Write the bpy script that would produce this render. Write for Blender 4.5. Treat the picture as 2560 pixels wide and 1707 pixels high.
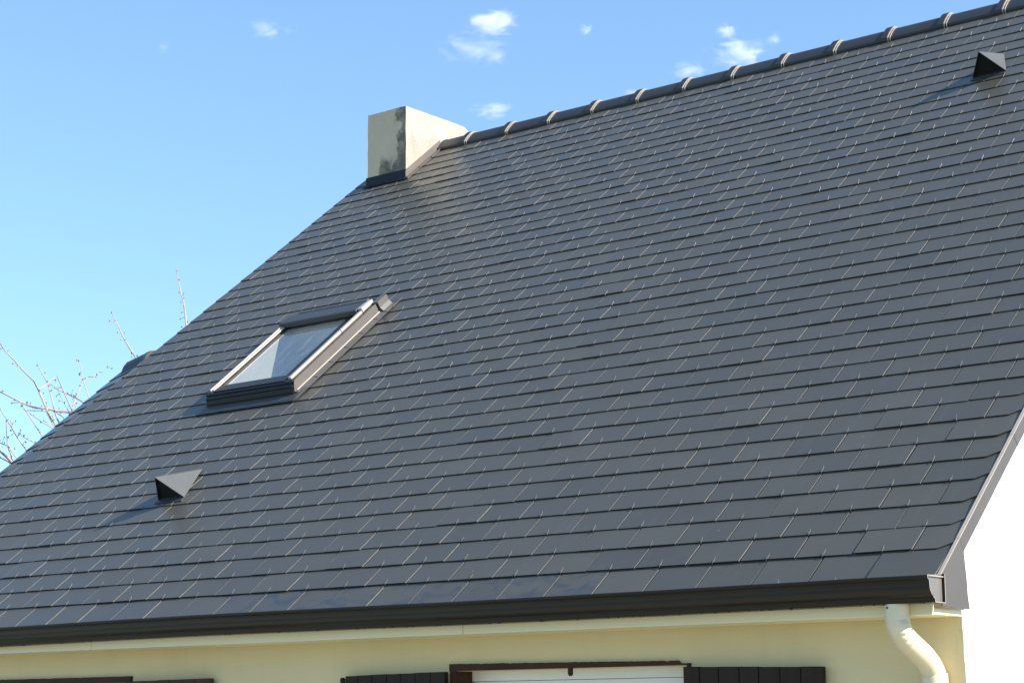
import bpy, bmesh, math, random
import numpy as np
from mathutils import Vector, Matrix

random.seed(7)
scene = bpy.context.scene
for o in list(bpy.data.objects):
    bpy.data.objects.remove(o)
COL = scene.collection
Z0 = 2.5                      # height of the eaves above the lawn

# ------------------------------------------------------------------ camera
CAM = (3.56035, -6.87155, -0.49474)
RX = (0.78750288, 0.61620169, -0.01160608)     # camera right
RD = (-0.12557005, 0.1419845, -0.98187197)     # camera down
RF = (-0.60338328, 0.77468438, 0.18918968)     # camera forward
cam_data = bpy.data.cameras.new('camera')
cam = bpy.data.objects.new('camera', cam_data)
COL.objects.link(cam)
m = Matrix.Identity(4)
for i in range(3):
    m[i][0], m[i][1], m[i][2] = RX[i], -RD[i], -RF[i]
m[0][3], m[1][3], m[2][3] = CAM[0], CAM[1], CAM[2] + Z0
cam.matrix_world = m
cam_data.sensor_width = 36.0
cam_data.lens = 4731.03 / 2560.0 * 36.0
cam_data.clip_start = 0.05
cam_data.clip_end = 20000
scene.camera = cam
FPX = 4731.03


def ray(px, py):
    """direction of sight through a point of the photograph (2560 x 1707)"""
    u, v = (px - 1280) / FPX, (py - 853.5) / FPX
    return Vector((RX[i] * u + RD[i] * v + RF[i] for i in range(3)))


def at(px, py, dist):
    d = ray(px, py)
    return Vector((CAM[0], CAM[1], CAM[2] + Z0)) + d * dist


# ------------------------------------------------------------------ sky, sun, exposure
SUN = Vector((0.832, 0.145, 0.537)).normalized()
world = bpy.data.worlds.new('World')
scene.world = world
world.use_nodes = True
wn, wl = world.node_tree.nodes, world.node_tree.links
wn.clear()
sky = wn.new('ShaderNodeTexSky')
sky.sky_type = 'NISHITA'
sky.sun_disc = False
sky.sun_elevation = math.asin(SUN.z)
sky.sun_rotation = math.atan2(SUN.x, SUN.y)
sky.altitude = 50
sky.air_density = 1.0
sky.dust_density = 0.0
sky.ozone_density = 3.0
bg = wn.new('ShaderNodeBackground')
bg.inputs['Strength'].default_value = 0.15
out = wn.new('ShaderNodeOutputWorld')
tcw = wn.new('ShaderNodeTexCoord')          # slightly lifted horizon: clear, dry winter air
vaw = wn.new('ShaderNodeVectorMath')
vaw.operation = 'ADD'
vaw.inputs[1].default_value = (0, 0, 0.13)
vnw = wn.new('ShaderNodeVectorMath')
vnw.operation = 'NORMALIZE'
wl.new(tcw.outputs['Generated'], vaw.inputs[0])
wl.new(vaw.outputs[0], vnw.inputs[0])
wl.new(vnw.outputs[0], sky.inputs[0])
tint = wn.new('ShaderNodeMix')                # white balance of the camera
tint.data_type = 'RGBA'
tint.blend_type = 'MULTIPLY'
tint.inputs[0].default_value = 1.0
tint.inputs[7].default_value = (1.0, 1.05, 1.0, 1)
wl.new(sky.outputs[0], tint.inputs[6])
wl.new(tint.outputs[2], bg.inputs['Color'])
wl.new(bg.outputs[0], out.inputs['Surface'])

sun_data = bpy.data.lights.new('sun', 'SUN')
sun_data.energy = 4.1
sun_data.angle = math.radians(0.53)
sun_data.color = (1.0, 0.93, 0.83)
sun = bpy.data.objects.new('sun', sun_data)
COL.objects.link(sun)
sun.rotation_euler = SUN.to_track_quat('Z', 'Y').to_euler()
sun.location = (12, 2, 14)

scene.view_settings.view_transform = 'Standard'
scene.view_settings.look = 'None'
scene.view_settings.gamma = 1.0
scene.view_settings.use_curve_mapping = False
scene.view_settings.exposure = 1.06
scene.render.resolution_x, scene.render.resolution_y = 1024, 682
try:
    scene.cycles.volume_bounces = 2
    scene.cycles.transparent_max_bounces = 16
except Exception:
    pass


# ------------------------------------------------------------------ materials
def new_mat(name):
    mt = bpy.data.materials.new(name)
    mt.use_nodes = True
    nt = mt.node_tree
    nt.nodes.clear()
    o = nt.nodes.new('ShaderNodeOutputMaterial')
    b = nt.nodes.new('ShaderNodeBsdfPrincipled')
    nt.links.new(b.outputs[0], o.inputs['Surface'])
    return mt, nt, b, o


def N(nt, t, **kw):
    n = nt.nodes.new(t)
    for k, v in kw.items():
        if k == 'op':
            n.operation = v
        elif k in ('data_type', 'blend_type', 'attribute_name', 'feature', 'noise_dimensions', 'musgrave_type', 'use_clamp', 'distance'):
            setattr(n, k, v)
        else:
            n.inputs[k].default_value = v
    return n


def L(nt, a, b):
    nt.links.new(a, b)


def math_(nt, op, a, b=None, c=None, clamp=False):
    n = nt.nodes.new('ShaderNodeMath')
    n.operation = op
    n.use_clamp = clamp
    for i, v in enumerate((a, b, c)):
        if v is None:
            continue
        if isinstance(v, (int, float)):
            n.inputs[i].default_value = v
        else:
            nt.links.new(v, n.inputs[i])
    return n.outputs[0]


def mix_col(nt, fac, a, b, mode='MIX'):
    n = nt.nodes.new('ShaderNodeMix')
    n.data_type = 'RGBA'
    n.blend_type = mode
    for sock, v in ((n.inputs[0], fac), (n.inputs[6], a), (n.inputs[7], b)):
        if isinstance(v, (int, float)):
            sock.default_value = v
        elif isinstance(v, tuple):
            sock.default_value = (v + (1,))[:4]
        else:
            nt.links.new(v, sock)
    return n.outputs[2]


def pos(nt, sx=1, sy=1, sz=1, obj=False):
    if obj:
        g = nt.nodes.new('ShaderNodeTexCoord').outputs['Object']
    else:
        g = nt.nodes.new('ShaderNodeNewGeometry').outputs['Position']
    if (sx, sy, sz) == (1, 1, 1):
        return g
    mp = nt.nodes.new('ShaderNodeMapping')
    mp.inputs['Scale'].default_value = (sx, sy, sz)
    nt.links.new(g, mp.inputs[0])
    return mp.outputs[0]


def noise(nt, p, scale, detail=3, rough=0.55, dist=0.0):
    n = nt.nodes.new('ShaderNodeTexNoise')
    n.inputs['Scale'].default_value = scale
    n.inputs['Detail'].default_value = detail
    n.inputs['Roughness'].default_value = rough
    n.inputs['Distortion'].default_value = dist
    nt.links.new(p, n.inputs['Vector'])
    return n.outputs['Fac']


def ramp(nt, v, stops):
    r = nt.nodes.new('ShaderNodeValToRGB')
    e = r.color_ramp.elements
    while len(e) < len(stops):
        e.new(0.5)
    for el, (p_, c) in zip(e, stops):
        el.position = p_
        el.color = (c, c, c, 1) if isinstance(c, (int, float)) else (c + (1,))[:4]
    nt.links.new(v, r.inputs[0])
    return r.outputs[0]


def bump(nt, b, h, strength=0.3, dist=0.01):
    n = nt.nodes.new('ShaderNodeBump')
    n.inputs['Strength'].default_value = strength
    n.inputs['Distance'].default_value = dist
    nt.links.new(h, n.inputs['Height'])
    nt.links.new(n.outputs[0], b.inputs['Normal'])


def plain(name, col, rough=0.5, metal=0.0, var=0.12, nscale=6.0, bump_s=0.0, bump_scale=60, spec=0.5, stretch=(1, 1, 1)):
    mt, nt, b, o = new_mat(name)
    p_ = pos(nt, *stretch)
    f = noise(nt, p_, nscale, 4)
    f2 = noise(nt, p_, nscale * 9, 3)
    v = math_(nt, 'ADD', math_(nt, 'MULTIPLY', f, 0.65), math_(nt, 'MULTIPLY', f2, 0.35))
    c = mix_col(nt, v, tuple(x * (1 - var * 1.6) for x in col), tuple(min(1, x * (1 + var * 1.6)) for x in col))
    L(nt, c, b.inputs['Base Color'])
    r = math_(nt, 'ADD', math_(nt, 'MULTIPLY', f2, 0.16), rough - 0.08)
    L(nt, r, b.inputs['Roughness'])
    b.inputs['Metallic'].default_value = metal
    b.inputs['Specular IOR Level'].default_value = spec
    if bump_s:
        bump(nt, b, noise(nt, p_, bump_scale, 4, 0.6), bump_s, 0.004)
    return mt


def slate_material(name, tint_attr, stained=False):
    mt, nt, b, o = new_mat(name)
    p_ = pos(nt)
    m1 = nt.nodes.new('ShaderNodeMapping')          # coordinates in the plane of the roof
    m1.inputs['Rotation'].default_value = (-math.radians(38.908), 0, 0)
    m2 = nt.nodes.new('ShaderNodeMapping')
    m2.inputs['Scale'].default_value = (1, 1, 0)
    L(nt, p_, m1.inputs[0])
    L(nt, m1.outputs[0], m2.inputs[0])
    pr = m2.outputs[0]
    if tint_attr:
        a = nt.nodes.new('ShaderNodeAttribute')
        a.attribute_name = 'tint'
        rnd = a.outputs['Fac']
    else:
        rnd = nt.nodes.new('ShaderNodeObjectInfo').outputs['Random']
    base = mix_col(nt, rnd, (0.062, 0.0575, 0.043), (0.092, 0.085, 0.065))
    big = noise(nt, p_, 2.3, 4, 0.6)
    base = mix_col(nt, ramp(nt, big, [(0.35, 0.0), (0.7, 1.0)]), base, (0.076, 0.0705, 0.0535))
    fine = noise(nt, p_, 240, 3, 0.7)
    base = mix_col(nt, math_(nt, 'MULTIPLY', fine, 0.35), base, (0.110, 0.102, 0.088))
    # pale specks of dirt and lichen
    vo = nt.nodes.new('ShaderNodeTexVoronoi')
    vo.inputs['Scale'].default_value = 16
    vo.inputs['Randomness'].default_value = 1.0
    L(nt, pr, vo.inputs['Vector'])
    sep = nt.nodes.new('ShaderNodeSeparateColor')
    L(nt, vo.outputs['Color'], sep.inputs[0])
    rare = math_(nt, 'GREATER_THAN', sep.outputs[0], 0.66)
    size = math_(nt, 'MULTIPLY', math_(nt, 'POWER', sep.outputs[1], 2.0), 0.062)
    spot = math_(nt, 'MULTIPLY', math_(nt, 'LESS_THAN', vo.outputs['Distance'], size), rare)
    base = mix_col(nt, math_(nt, 'MULTIPLY', spot, 0.75), base, (0.42, 0.41, 0.37))
    vo2 = nt.nodes.new('ShaderNodeTexVoronoi')
    vo2.inputs['Scale'].default_value = 1.7
    L(nt, pr, vo2.inputs['Vector'])
    sep2 = nt.nodes.new('ShaderNodeSeparateColor')
    L(nt, vo2.outputs['Color'], sep2.inputs[0])
    wob2 = math_(nt, 'ADD', vo2.outputs['Distance'], math_(nt, 'MULTIPLY', noise(nt, p_, 60, 3), 0.03))
    smu = math_(nt, 'MULTIPLY', math_(nt, 'LESS_THAN', wob2, 0.034), math_(nt, 'GREATER_THAN', sep2.outputs[0], 0.88))
    base = mix_col(nt, math_(nt, 'MULTIPLY', smu, 0.6), base, (0.20, 0.155, 0.115))
    streak = noise(nt, pos(nt, 9, 1.2, 1.2), 3.0, 4, 0.6)
    base = mix_col(nt, math_(nt, 'MULTIPLY', ramp(nt, streak, [(0.58, 0.0), (0.80, 1.0)]), 0.25), base, (0.13, 0.128, 0.12))
    rough = math_(nt, 'ADD', math_(nt, 'MULTIPLY', big, 0.14), 0.25)
    rough = math_(nt, 'ADD', rough, math_(nt, 'MULTIPLY', rnd, 0.10))
    if stained:
        st = noise(nt, pos(nt, 1.0, 1.6, 1.6), 6.5, 4, 0.6, 0.8)
        sm = ramp(nt, st, [(0.50, 0.0), (0.62, 1.0)])
        base = mix_col(nt, math_(nt, 'MULTIPLY', sm, 0.55), base, (0.028, 0.040, 0.058))
        rough = math_(nt, 'SUBTRACT', rough, math_(nt, 'MULTIPLY', sm, 0.10))
    L(nt, base, b.inputs['Base Color'])
    L(nt, rough, b.inputs['Roughness'])
    b.inputs['Specular IOR Level'].default_value = 0.5
    h = math_(nt, 'ADD', math_(nt, 'MULTIPLY', fine, 0.5), math_(nt, 'MULTIPLY', noise(nt, p_, 14, 2), 1.2))
    bump(nt, b, h, 0.06, 0.003)
    return mt


M = {}
M['slate'] = slate_material('slate', False)
M['slate_mass'] = slate_material('slate_many', True)
M['slate_stain'] = slate_material('slate_stained', False, True)
M['slate_edge'] = plain('slate_cut_edge', (0.135, 0.130, 0.120), 0.7, var=0.55, nscale=30)
M['slate_low_shade'] = plain('slate_lower_edge_shade', (0.022, 0.022, 0.023), 0.8, var=0.3, nscale=30)  # near-black: shade along the course lines put into the edge colour
M['steel'] = plain('hook_steel', (0.145, 0.14, 0.132), 0.5, metal=0.4, var=0.2, nscale=40)
M['deck'] = plain('roof_felt', (0.018, 0.018, 0.020), 0.9)
M['ridge'] = plain('ridge_concrete', (0.027, 0.028, 0.030), 0.5, var=0.2, nscale=7, bump_s=0.25, bump_scale=150)
M['band'] = plain('ridge_rib', (0.34, 0.30, 0.26), 0.75, var=0.35, nscale=26, bump_s=0.3, bump_scale=120)
M['lacquer'] = plain('brown_lacquer', (0.017, 0.0135, 0.010), 0.36, var=0.2, nscale=3, spec=0.35)
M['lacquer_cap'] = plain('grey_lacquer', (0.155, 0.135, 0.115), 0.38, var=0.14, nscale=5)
M['zinc'] = plain('grey_metal_flashing', (0.094, 0.079, 0.067), 0.45, spec=0.35, metal=0.0, var=0.16, nscale=4, bump_s=0.05, bump_scale=9)
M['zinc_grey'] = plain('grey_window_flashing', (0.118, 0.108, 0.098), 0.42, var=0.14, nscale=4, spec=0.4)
M['zinc_rim'] = plain('metal_edge_glint', (0.44, 0.37, 0.30), 0.5, spec=0.3, var=0.12, nscale=14)  # sun glint on thin metal edges put into a pale colour
M['sash'] = plain('sash_cover_glint', (0.40, 0.36, 0.32), 0.40, var=0.12, nscale=9)  # pale colour stands in for the sun's highlight on grey-brown lacquer
M['lead'] = plain('lead_apron', (0.055, 0.056, 0.060), 0.48, var=0.2, nscale=6, bump_s=0.08, bump_scale=14)
M['navy'] = plain('dark_painted_flashing', (0.016, 0.018, 0.026), 0.6, var=0.2, nscale=8, spec=0.25)
M['dark'] = plain('black_interior', (0.008, 0.008, 0.008), 0.8)
M['vent'] = plain('painted_vent_metal', (0.098, 0.098, 0.094), 0.45, var=0.12, nscale=9)
M['pvc'] = plain('cream_plastic', (0.82, 0.73, 0.45), 0.42, var=0.05, nscale=2)
M['pipe'] = plain('cream_downpipe', (0.74, 0.63, 0.43), 0.36, var=0.05, nscale=5)
M['wood'] = plain('brown_stained_wood', (0.022, 0.012, 0.008), 0.6, spec=0.25, var=0.45, nscale=2.2, bump_s=0.25, bump_scale=40, stretch=(14, 14, 1.0))
M['wood_red'] = plain('red_brown_wood', (0.060, 0.023, 0.012), 0.6, spec=0.25, var=0.4, nscale=2.2, bump_s=0.25, bump_scale=40, stretch=(14, 14, 1.0))
M['wood_frame'] = plain('peeling_brown_frame', (0.045, 0.019, 0.010), 0.65, spec=0.25, var=0.6, nscale=9, bump_s=0.4, bump_scale=60)
M['winframe'] = plain('white_window_frame', (0.78, 0.77, 0.70), 0.35, var=0.03)
M['white'] = plain('white_lining', (0.58, 0.57, 0.52), 0.6, var=0.04)
M['screw'] = plain('dark_screw', (0.05, 0.045, 0.04), 0.4, metal=0.8)


def wall_material(name, col, spk):
    mt, nt, b, o = new_mat(name)
    p_ = pos(nt)
    f = noise(nt, p_, 1.1, 5, 0.6)
    f2 = noise(nt, pos(nt, 5, 5, 0.7), 2.0, 4, 0.6)
    c = mix_col(nt, f, tuple(x * 0.90 for x in col), tuple(min(1, x * 1.07) for x in col))
    c = mix_col(nt, math_(nt, 'MULTIPLY', ramp(nt, f2, [(0.52, 0), (0.8, 1)]), spk), c, tuple(x * 0.74 for x in col))
    fine = noise(nt, p_, 190, 4, 0.65)
    c = mix_col(nt, math_(nt, 'MULTIPLY', ramp(nt, fine, [(0.60, 0), (0.78, 1)]), 0.10), c, (0.35, 0.32, 0.2))
    L(nt, c, b.inputs['Base Color'])
    b.inputs['Roughness'].default_value = 0.88
    bump(nt, b, noise(nt, p_, 120, 5, 0.65), 0.45, 0.004)
    return mt


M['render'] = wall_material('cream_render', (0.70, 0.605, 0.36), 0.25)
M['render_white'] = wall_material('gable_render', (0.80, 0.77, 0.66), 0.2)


def chimney_material():
    """weathered render: black growth on the shaded front, pale flank"""
    mt, nt, b, o = new_mat('chimney_render')
    p_ = pos(nt, obj=True)
    s = nt.nodes.new('ShaderNodeSeparateXYZ')
    L(nt, p_, s.inputs[0])
    X, Y, Zz = s.outputs
    f = noise(nt, p_, 5.0, 5, 0.65)
    fine = noise(nt, p_, 60, 4, 0.7)
    base = mix_col(nt, f, (0.38, 0.335, 0.275), (0.54, 0.485, 0.41))
    base = mix_col(nt, math_(nt, 'MULTIPLY', ramp(nt, fine, [(0.50, 0), (0.66, 1)]), 0.5), base, (0.27, 0.20, 0.14))
    streak = noise(nt, pos(nt, 12, 12, 1.3, obj=True), 2.2, 4, 0.65)
    base = mix_col(nt, math_(nt, 'MULTIPLY', ramp(nt, streak, [(0.50, 0), (0.75, 1)]), 0.45), base, (0.40, 0.35, 0.27))
    tan = noise(nt, p_, 3.2, 6, 0.72, 0.5)
    base = mix_col(nt, math_(nt, 'MULTIPLY', ramp(nt, tan, [(0.45, 0), (0.64, 1)]), 0.5), base, (0.30, 0.235, 0.165))
    geo = nt.nodes.new('ShaderNodeNewGeometry')
    ns = nt.nodes.new('ShaderNodeSeparateXYZ')
    L(nt, geo.outputs['Normal'], ns.inputs[0])
    front = math_(nt, 'LESS_THAN', ns.outputs[1], -0.5)
    warp = noise(nt, p_, 6.5, 2, 0.5)
    wob = math_(nt, 'MULTIPLY', math_(nt, 'SUBTRACT', warp, 0.5), 0.30)
    # X runs -0.22 .. 0.22 across the front, Z 0 .. 0.65 up it
    right = math_(nt, 'MULTIPLY', math_(nt, 'SUBTRACT', math_(nt, 'ADD', X, wob), 0.128), 60.0, clamp=True)
    low = math_(nt, 'MULTIPLY',
                math_(nt, 'MULTIPLY', math_(nt, 'SUBTRACT', 0.27, math_(nt, 'ADD', Zz, math_(nt, 'ADD', wob, math_(nt, 'MULTIPLY', fine, 0.06)))), 12.0, clamp=True),
                math_(nt, 'MULTIPLY', math_(nt, 'ADD', math_(nt, 'ADD', X, math_(nt, 'MULTIPLY', wob, 0.4)), 0.095), 45.0, clamp=True))
    grow = math_(nt, 'MAXIMUM', right, low)
    patch = ramp(nt, noise(nt, p_, 9, 5, 0.7), [(0.30, 0.35), (0.55, 1.0)])
    grow = math_(nt, 'MULTIPLY', math_(nt, 'MULTIPLY', grow, front), patch)
    front_fill = math_(nt, 'MULTIPLY', front, 0.45)  # lightens and warms the front face: fill light put into its colour
    base = mix_col(nt, front_fill, base, (0.86, 0.65, 0.40))
    grow = math_(nt, 'MULTIPLY', grow, ramp(nt, fine, [(0.30, 1.0), (0.66, 0.80)]))
    base = mix_col(nt, math_(nt, 'MULTIPLY', grow, 0.88), base, (0.040, 0.040, 0.034))
    L(nt, base, b.inputs['Base Color'])
    b.inputs['Roughness'].default_value = 0.92
    bump(nt, b, math_(nt, 'ADD', noise(nt, p_, 45, 5, 0.7), f), 0.6, 0.008)
    return mt


M['chimney'] = chimney_material()


def glass_material():
    mt, nt, b, o = new_mat('window_glass')
    nt.nodes.remove(b)
    tr = nt.nodes.new('ShaderNodeBsdfTransparent')
    tr.inputs[0].default_value = (0.86, 0.90, 0.90, 1)
    gl = nt.nodes.new('ShaderNodeBsdfGlossy')
    gl.inputs['Roughness'].default_value = 0.03
    df = nt.nodes.new('ShaderNodeBsdfDiffuse')
    df.inputs[0].default_value = (0.55, 0.57, 0.58, 1)
    fr = nt.nodes.new('ShaderNodeLayerWeight')
    fr.inputs[0].default_value = 0.5
    k = math_(nt, 'ADD', math_(nt, 'MULTIPLY', math_(nt, 'POWER', fr.outputs['Facing'], 4.0), 0.92), 0.15, clamp=True)
    a = nt.nodes.new('ShaderNodeMixShader')
    L(nt, k, a.inputs[0])
    L(nt, tr.outputs[0], a.inputs[1])
    L(nt, gl.outputs[0], a.inputs[2])
    # dried streaks of dirt on the pane
    p_ = pos(nt, 16, 2.2, 2.2)
    s = ramp(nt, noise(nt, p_, 1.6, 5, 0.7), [(0.52, 0.0), (0.75, 1.0)])
    c = nt.nodes.new('ShaderNodeMixShader')
    L(nt, math_(nt, 'ADD', math_(nt, 'MULTIPLY', s, 0.22), 0.07), c.inputs[0])
    L(nt, a.outputs[0], c.inputs[1])
    L(nt, df.outputs[0], c.inputs[2])
    L(nt, c.outputs[0], o.inputs['Surface'])
    return mt


M['glass'] = glass_material()


def lawn_material():
    mt, nt, b, o = new_mat('lawn')
    p_ = pos(nt)
    f = noise(nt, p_, 0.25, 5, 0.6)
    g = noise(nt, p_, 14, 4, 0.7)
    c = mix_col(nt, f, (0.20, 0.19, 0.075), (0.28, 0.265, 0.11))
    c = mix_col(nt, g, c, (0.25, 0.21, 0.11))
    L(nt, c, b.inputs['Base Color'])
    b.inputs['Roughness'].default_value = 0.9
    bump(nt, b, g, 0.6, 0.03)
    return mt


M['lawn'] = lawn_material()
M['terrace'] = plain('pale_gravel_terrace', (0.40, 0.37, 0.29), 0.9, var=0.25, nscale=9, bump_s=0.5, bump_scale=60)
M['bark'] = plain('pale_bark', (0.40, 0.32, 0.24), 0.8, var=0.35, nscale=8, bump_s=0.2, bump_scale=60)
M['twig'] = plain('mauve_twig', (0.44, 0.36, 0.33), 0.7, var=0.3, nscale=14)
M['bud'] = plain('dark_bud', (0.22, 0.155, 0.14), 0.7, var=0.3, nscale=20)


# ------------------------------------------------------------------ mesh helpers
class MB:
    def __init__(self):
        self.v, self.f, self.m, self.tint = [], [], [], []

    def add(self, verts, faces, mi=0):
        b = len(self.v)
        self.v += [tuple(v) for v in verts]
        self.f += [tuple(i + b for i in f) for f in faces]
        self.m += [mi] * len(faces) if isinstance(mi, int) else list(mi)
        return self

    def box(self, x0, x1, y0, y1, z0, z1, mi=0, fn=None):
        vs = [(x, y, z) for z in (z0, z1) for y in (y0, y1) for x in (x0, x1)]
        if fn:
            vs = [fn(*v) for v in vs]
        return self.add(vs, [(0, 2, 3, 1), (4, 5, 7, 6), (0, 1, 5, 4), (2, 6, 7, 3), (0, 4, 6, 2), (1, 3, 7, 5)], mi)

    def prism(self, prof, x0, x1, mi=0, caps=True, fn=None):
        """profile of (y, z) swept along x; profile counter-clockwise seen from +x"""
        n = len(prof)
        vs = [(x0, y, z) for y, z in prof] + [(x1, y, z) for y, z in prof]
        if fn:
            vs = [fn(*v) for v in vs]
        fs = [(i, (i + 1) % n, n + (i + 1) % n, n + i) for i in range(n)]
        if caps:
            fs += [tuple(range(n - 1, -1, -1)), tuple(range(n, 2 * n))]
        return self.add(vs, fs, mi)

    def tube(self, pts, rad, sides=8, mi=0, caps=True):
        pts = [Vector(p_) for p_ in pts]
        n = len(pts)
        if isinstance(rad, (int, float)):
            rad = [rad] * n
        rings = []
        ref = None
        for i, p_ in enumerate(pts):
            t = (pts[min(i + 1, n - 1)] - pts[max(i - 1, 0)]).normalized()
            if ref is None:
                ref = Vector((1, 0, 0)) if abs(t.x) < 0.9 else Vector((0, 1, 0))
            a = (ref - t * ref.dot(t)).normalized()
            ref = a
            c = t.cross(a)
            rings.append([p_ + (a * math.cos(2 * math.pi * k / sides) + c * math.sin(2 * math.pi * k / sides)) * rad[i] for k in range(sides)])
        vs = [v for r in rings for v in r]
        fs = [(i * sides + k, i * sides + (k + 1) % sides, (i + 1) * sides + (k + 1) % sides, (i + 1) * sides + k) for i in range(n - 1) for k in range(sides)]
        if caps:
            fs += [tuple(range(sides - 1, -1, -1)), tuple((n - 1) * sides + k for k in range(sides))]
        return self.add(vs, fs, mi)

    def mesh(self, name, mats, smooth=False):
        me = bpy.data.meshes.new(name)
        me.from_pydata(self.v, [], self.f)
        for mt in mats:
            me.materials.append(mt)
        me.polygons.foreach_set('material_index', self.m)
        if smooth:
            me.polygons.foreach_set('use_smooth', [True] * len(me.polygons))
        if self.tint:
            at_ = me.attributes.new('tint', 'FLOAT', 'POINT')
            at_.data.foreach_set('value', self.tint)
        me.update()
        bm = bmesh.new()
        bm.from_mesh(me)
        bmesh.ops.recalc_face_normals(bm, faces=bm.faces)
        bm.to_mesh(me)
        bm.free()
        return me


def link(name, me, parent=None, mw=None, smooth_angle=None):
    o = bpy.data.objects.new(name, me)
    COL.objects.link(o)
    if mw is not None:
        o.matrix_world = mw
    if parent is not None:
        o.parent = parent
        o.matrix_parent_inverse = parent.matrix_basis.inverted()
    return o


def build(name, mb, mats, parent=None, label=None, smooth=False, mw=None, bevel=0.0, kind=None):
    if not isinstance(mats, (list, tuple)):
        mats = [mats]
    o = link(name, mb.mesh(name, mats, smooth), parent, mw)
    if bevel:
        bv = o.modifiers.new('bevel', 'BEVEL')
        bv.width = bevel
        bv.segments = 2
        bv.limit_method = 'ANGLE'
        bv.angle_limit = math.radians(40)
    if label:
        o['label'] = label
    if kind:
        o['kind'] = kind
    return o


def thing(name, label, cat, loc=(0, 0, 0), group=None):
    o = bpy.data.objects.new(name, None)
    COL.objects.link(o)
    o.location = loc
    o['label'], o['category'] = label, cat
    if group:
        o['group'] = group
    return o


def zz(*v):
    return (v[0], v[1], v[2] + Z0)


# roof frame: x along the eaves, s up the slope, h out of the slope
PITCH = math.radians(38.908)
W, EXP = 0.27, 0.16622           # slate width, visible course height
CP, SP = math.cos(PITCH), math.sin(PITCH)


def RP(x, s, h):
    return (x, s * CP - h * SP, s * SP + h * CP + Z0)


ROOF = Matrix(((1, 0, 0, 0), (0, CP, -SP, 0), (0, SP, CP, Z0), (0, 0, 0, 1)))


def pix(pt):
    d = Vector(pt) - Vector((CAM[0], CAM[1], CAM[2] + Z0))
    c = d.dot(Vector(RF))
    return (1280 + FPX * d.dot(Vector(RX)) / c, 853.5 + FPX * d.dot(Vector(RD)) / c)


# ------------------------------------------------------------------ ground
g = MB()
g.add([(-400, -400, 0), (400, -400, 0), (400, 400, 0), (-400, 400, 0)], [(0, 1, 2, 3)])
ground = build('ground', g, M['lawn'], kind='structure')
g = MB()
g.box(-9.5, 6.0, -3.6, 0.24, -0.10, 0.03)
g.box(0.30, 6.0, 0.24, 11.0, -0.10, 0.03)
terrace = build('terrace', g, M['terrace'], kind='structure')

# ------------------------------------------------------------------ house
house = thing('house', 'cream rendered house with steep dark slate roof, skylight and stained chimney', 'house', (0, 0, 0))
XR, XL = 1.12 * W, -27.45 * W          # verges
S_TOP = 6.966                           # slope length to the ridge line
YR, ZR = S_TOP * CP, S_TOP * SP + Z0    # ridge

# roof deck with an opening for the skylight
SKX0, SKX1 = -5.842, -5.208
SKS0, SKS1 = 2.555, 3.40
d0, d1 = -0.075, -0.0206
deck = MB()
xs = [-27.3 * W, SKX0, SKX1, XR - 0.012]
ss = [-0.03, SKS0, SKS1, S_TOP - 0.01]
for i in range(3):
    for j in range(3):
        if i == 1 and j == 1:
            continue
        deck.box(xs[i], xs[i + 1], ss[j], ss[j + 1], d0, d1, 0, lambda x, s, h: RP(x, s, h))
# rear slope
deck.box(-27.3 * W, XR - 0.012, -0.03, S_TOP - 0.01, d0, d1, 0,
         lambda x, s, h: (x, 2 * YR - (s * CP - h * SP), s * SP + h * CP + Z0))
roof = build('roof', deck, M['deck'], house, label='steep dark slate roof slope with metal hooks')

# ---- slates
T, LEN, GAP, LIFT = 0.0054, 0.40, 0.0076, 0.0143
NCOURSE = 41
OBST = [(-5.915, -4.995, 14.0, 21.7),          # skylight with its flashing
        (-7.20, -6.685, 37.6, 43.0)]            # chimney with its flashing


def verge_x(l):
    return W * (-28.10 + 0.024 * l)


def pieces(j):
    """x intervals of the slates of course j; the left verge runs slightly out of square"""
    XL = verge_x(j)
    off = 0.0 if j % 2 == 0 else 0.5
    xsj = [XL]
    k = -29 + off
    while k < 1.0:
        if k * W > XL + 0.03 and k * W < XR - 0.03:
            xsj.append(k * W)
        k += 1
    xsj.append(XR)
    res = []
    for a, b in zip(xsj[:-1], xsj[1:]):
        spans = [(a, b)]
        for ox0, ox1, l0, l1 in OBST:
            if l0 - 0.05 <= j < l1:
                nsp = []
                for p0, p1 in spans:
                    if p1 <= ox0 or p0 >= ox1:
                        nsp.append((p0, p1))
                    else:
                        if p0 < ox0 - 0.02:
                            nsp.append((p0, ox0))
                        if p1 > ox1 + 0.02:
                            nsp.append((ox1, p1))
                spans = nsp
        res += [(p0, p1, abs(p0 - XL) < 1e-6, abs(p1 - XR) < 1e-6) for p0, p1 in spans]
    return res


def slate_verts(w_, ln, cham):
    """local slate: x 0..w, y up the slope from its lower edge, top face at z = T"""
    g2 = GAP / 2
    x0, x1 = g2, w_ - g2
    if cham:
        x1 = w_
        out_ = [(x0, 0), (x1 - 0.058, 0), (x1, 0.040), (x1, ln), (x0, ln)]
    else:
        out_ = [(x0, 0), (x1, 0), (x1, ln), (x0, ln)]
    n = len(out_)
    vs = [(x, y, 0.0) for x, y in out_] + [(x, y, T) for x, y in out_]
    fs = [tuple(range(n - 1, -1, -1)), tuple(range(n, 2 * n))]
    ms = [0, 0]
    for i in range(n):
        i2 = (i + 1) % n
        fs.append((i, i2, n + i2, n + i))
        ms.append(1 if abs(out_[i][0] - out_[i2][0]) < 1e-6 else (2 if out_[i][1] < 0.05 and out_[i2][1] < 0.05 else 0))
    return vs, fs, ms


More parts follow.
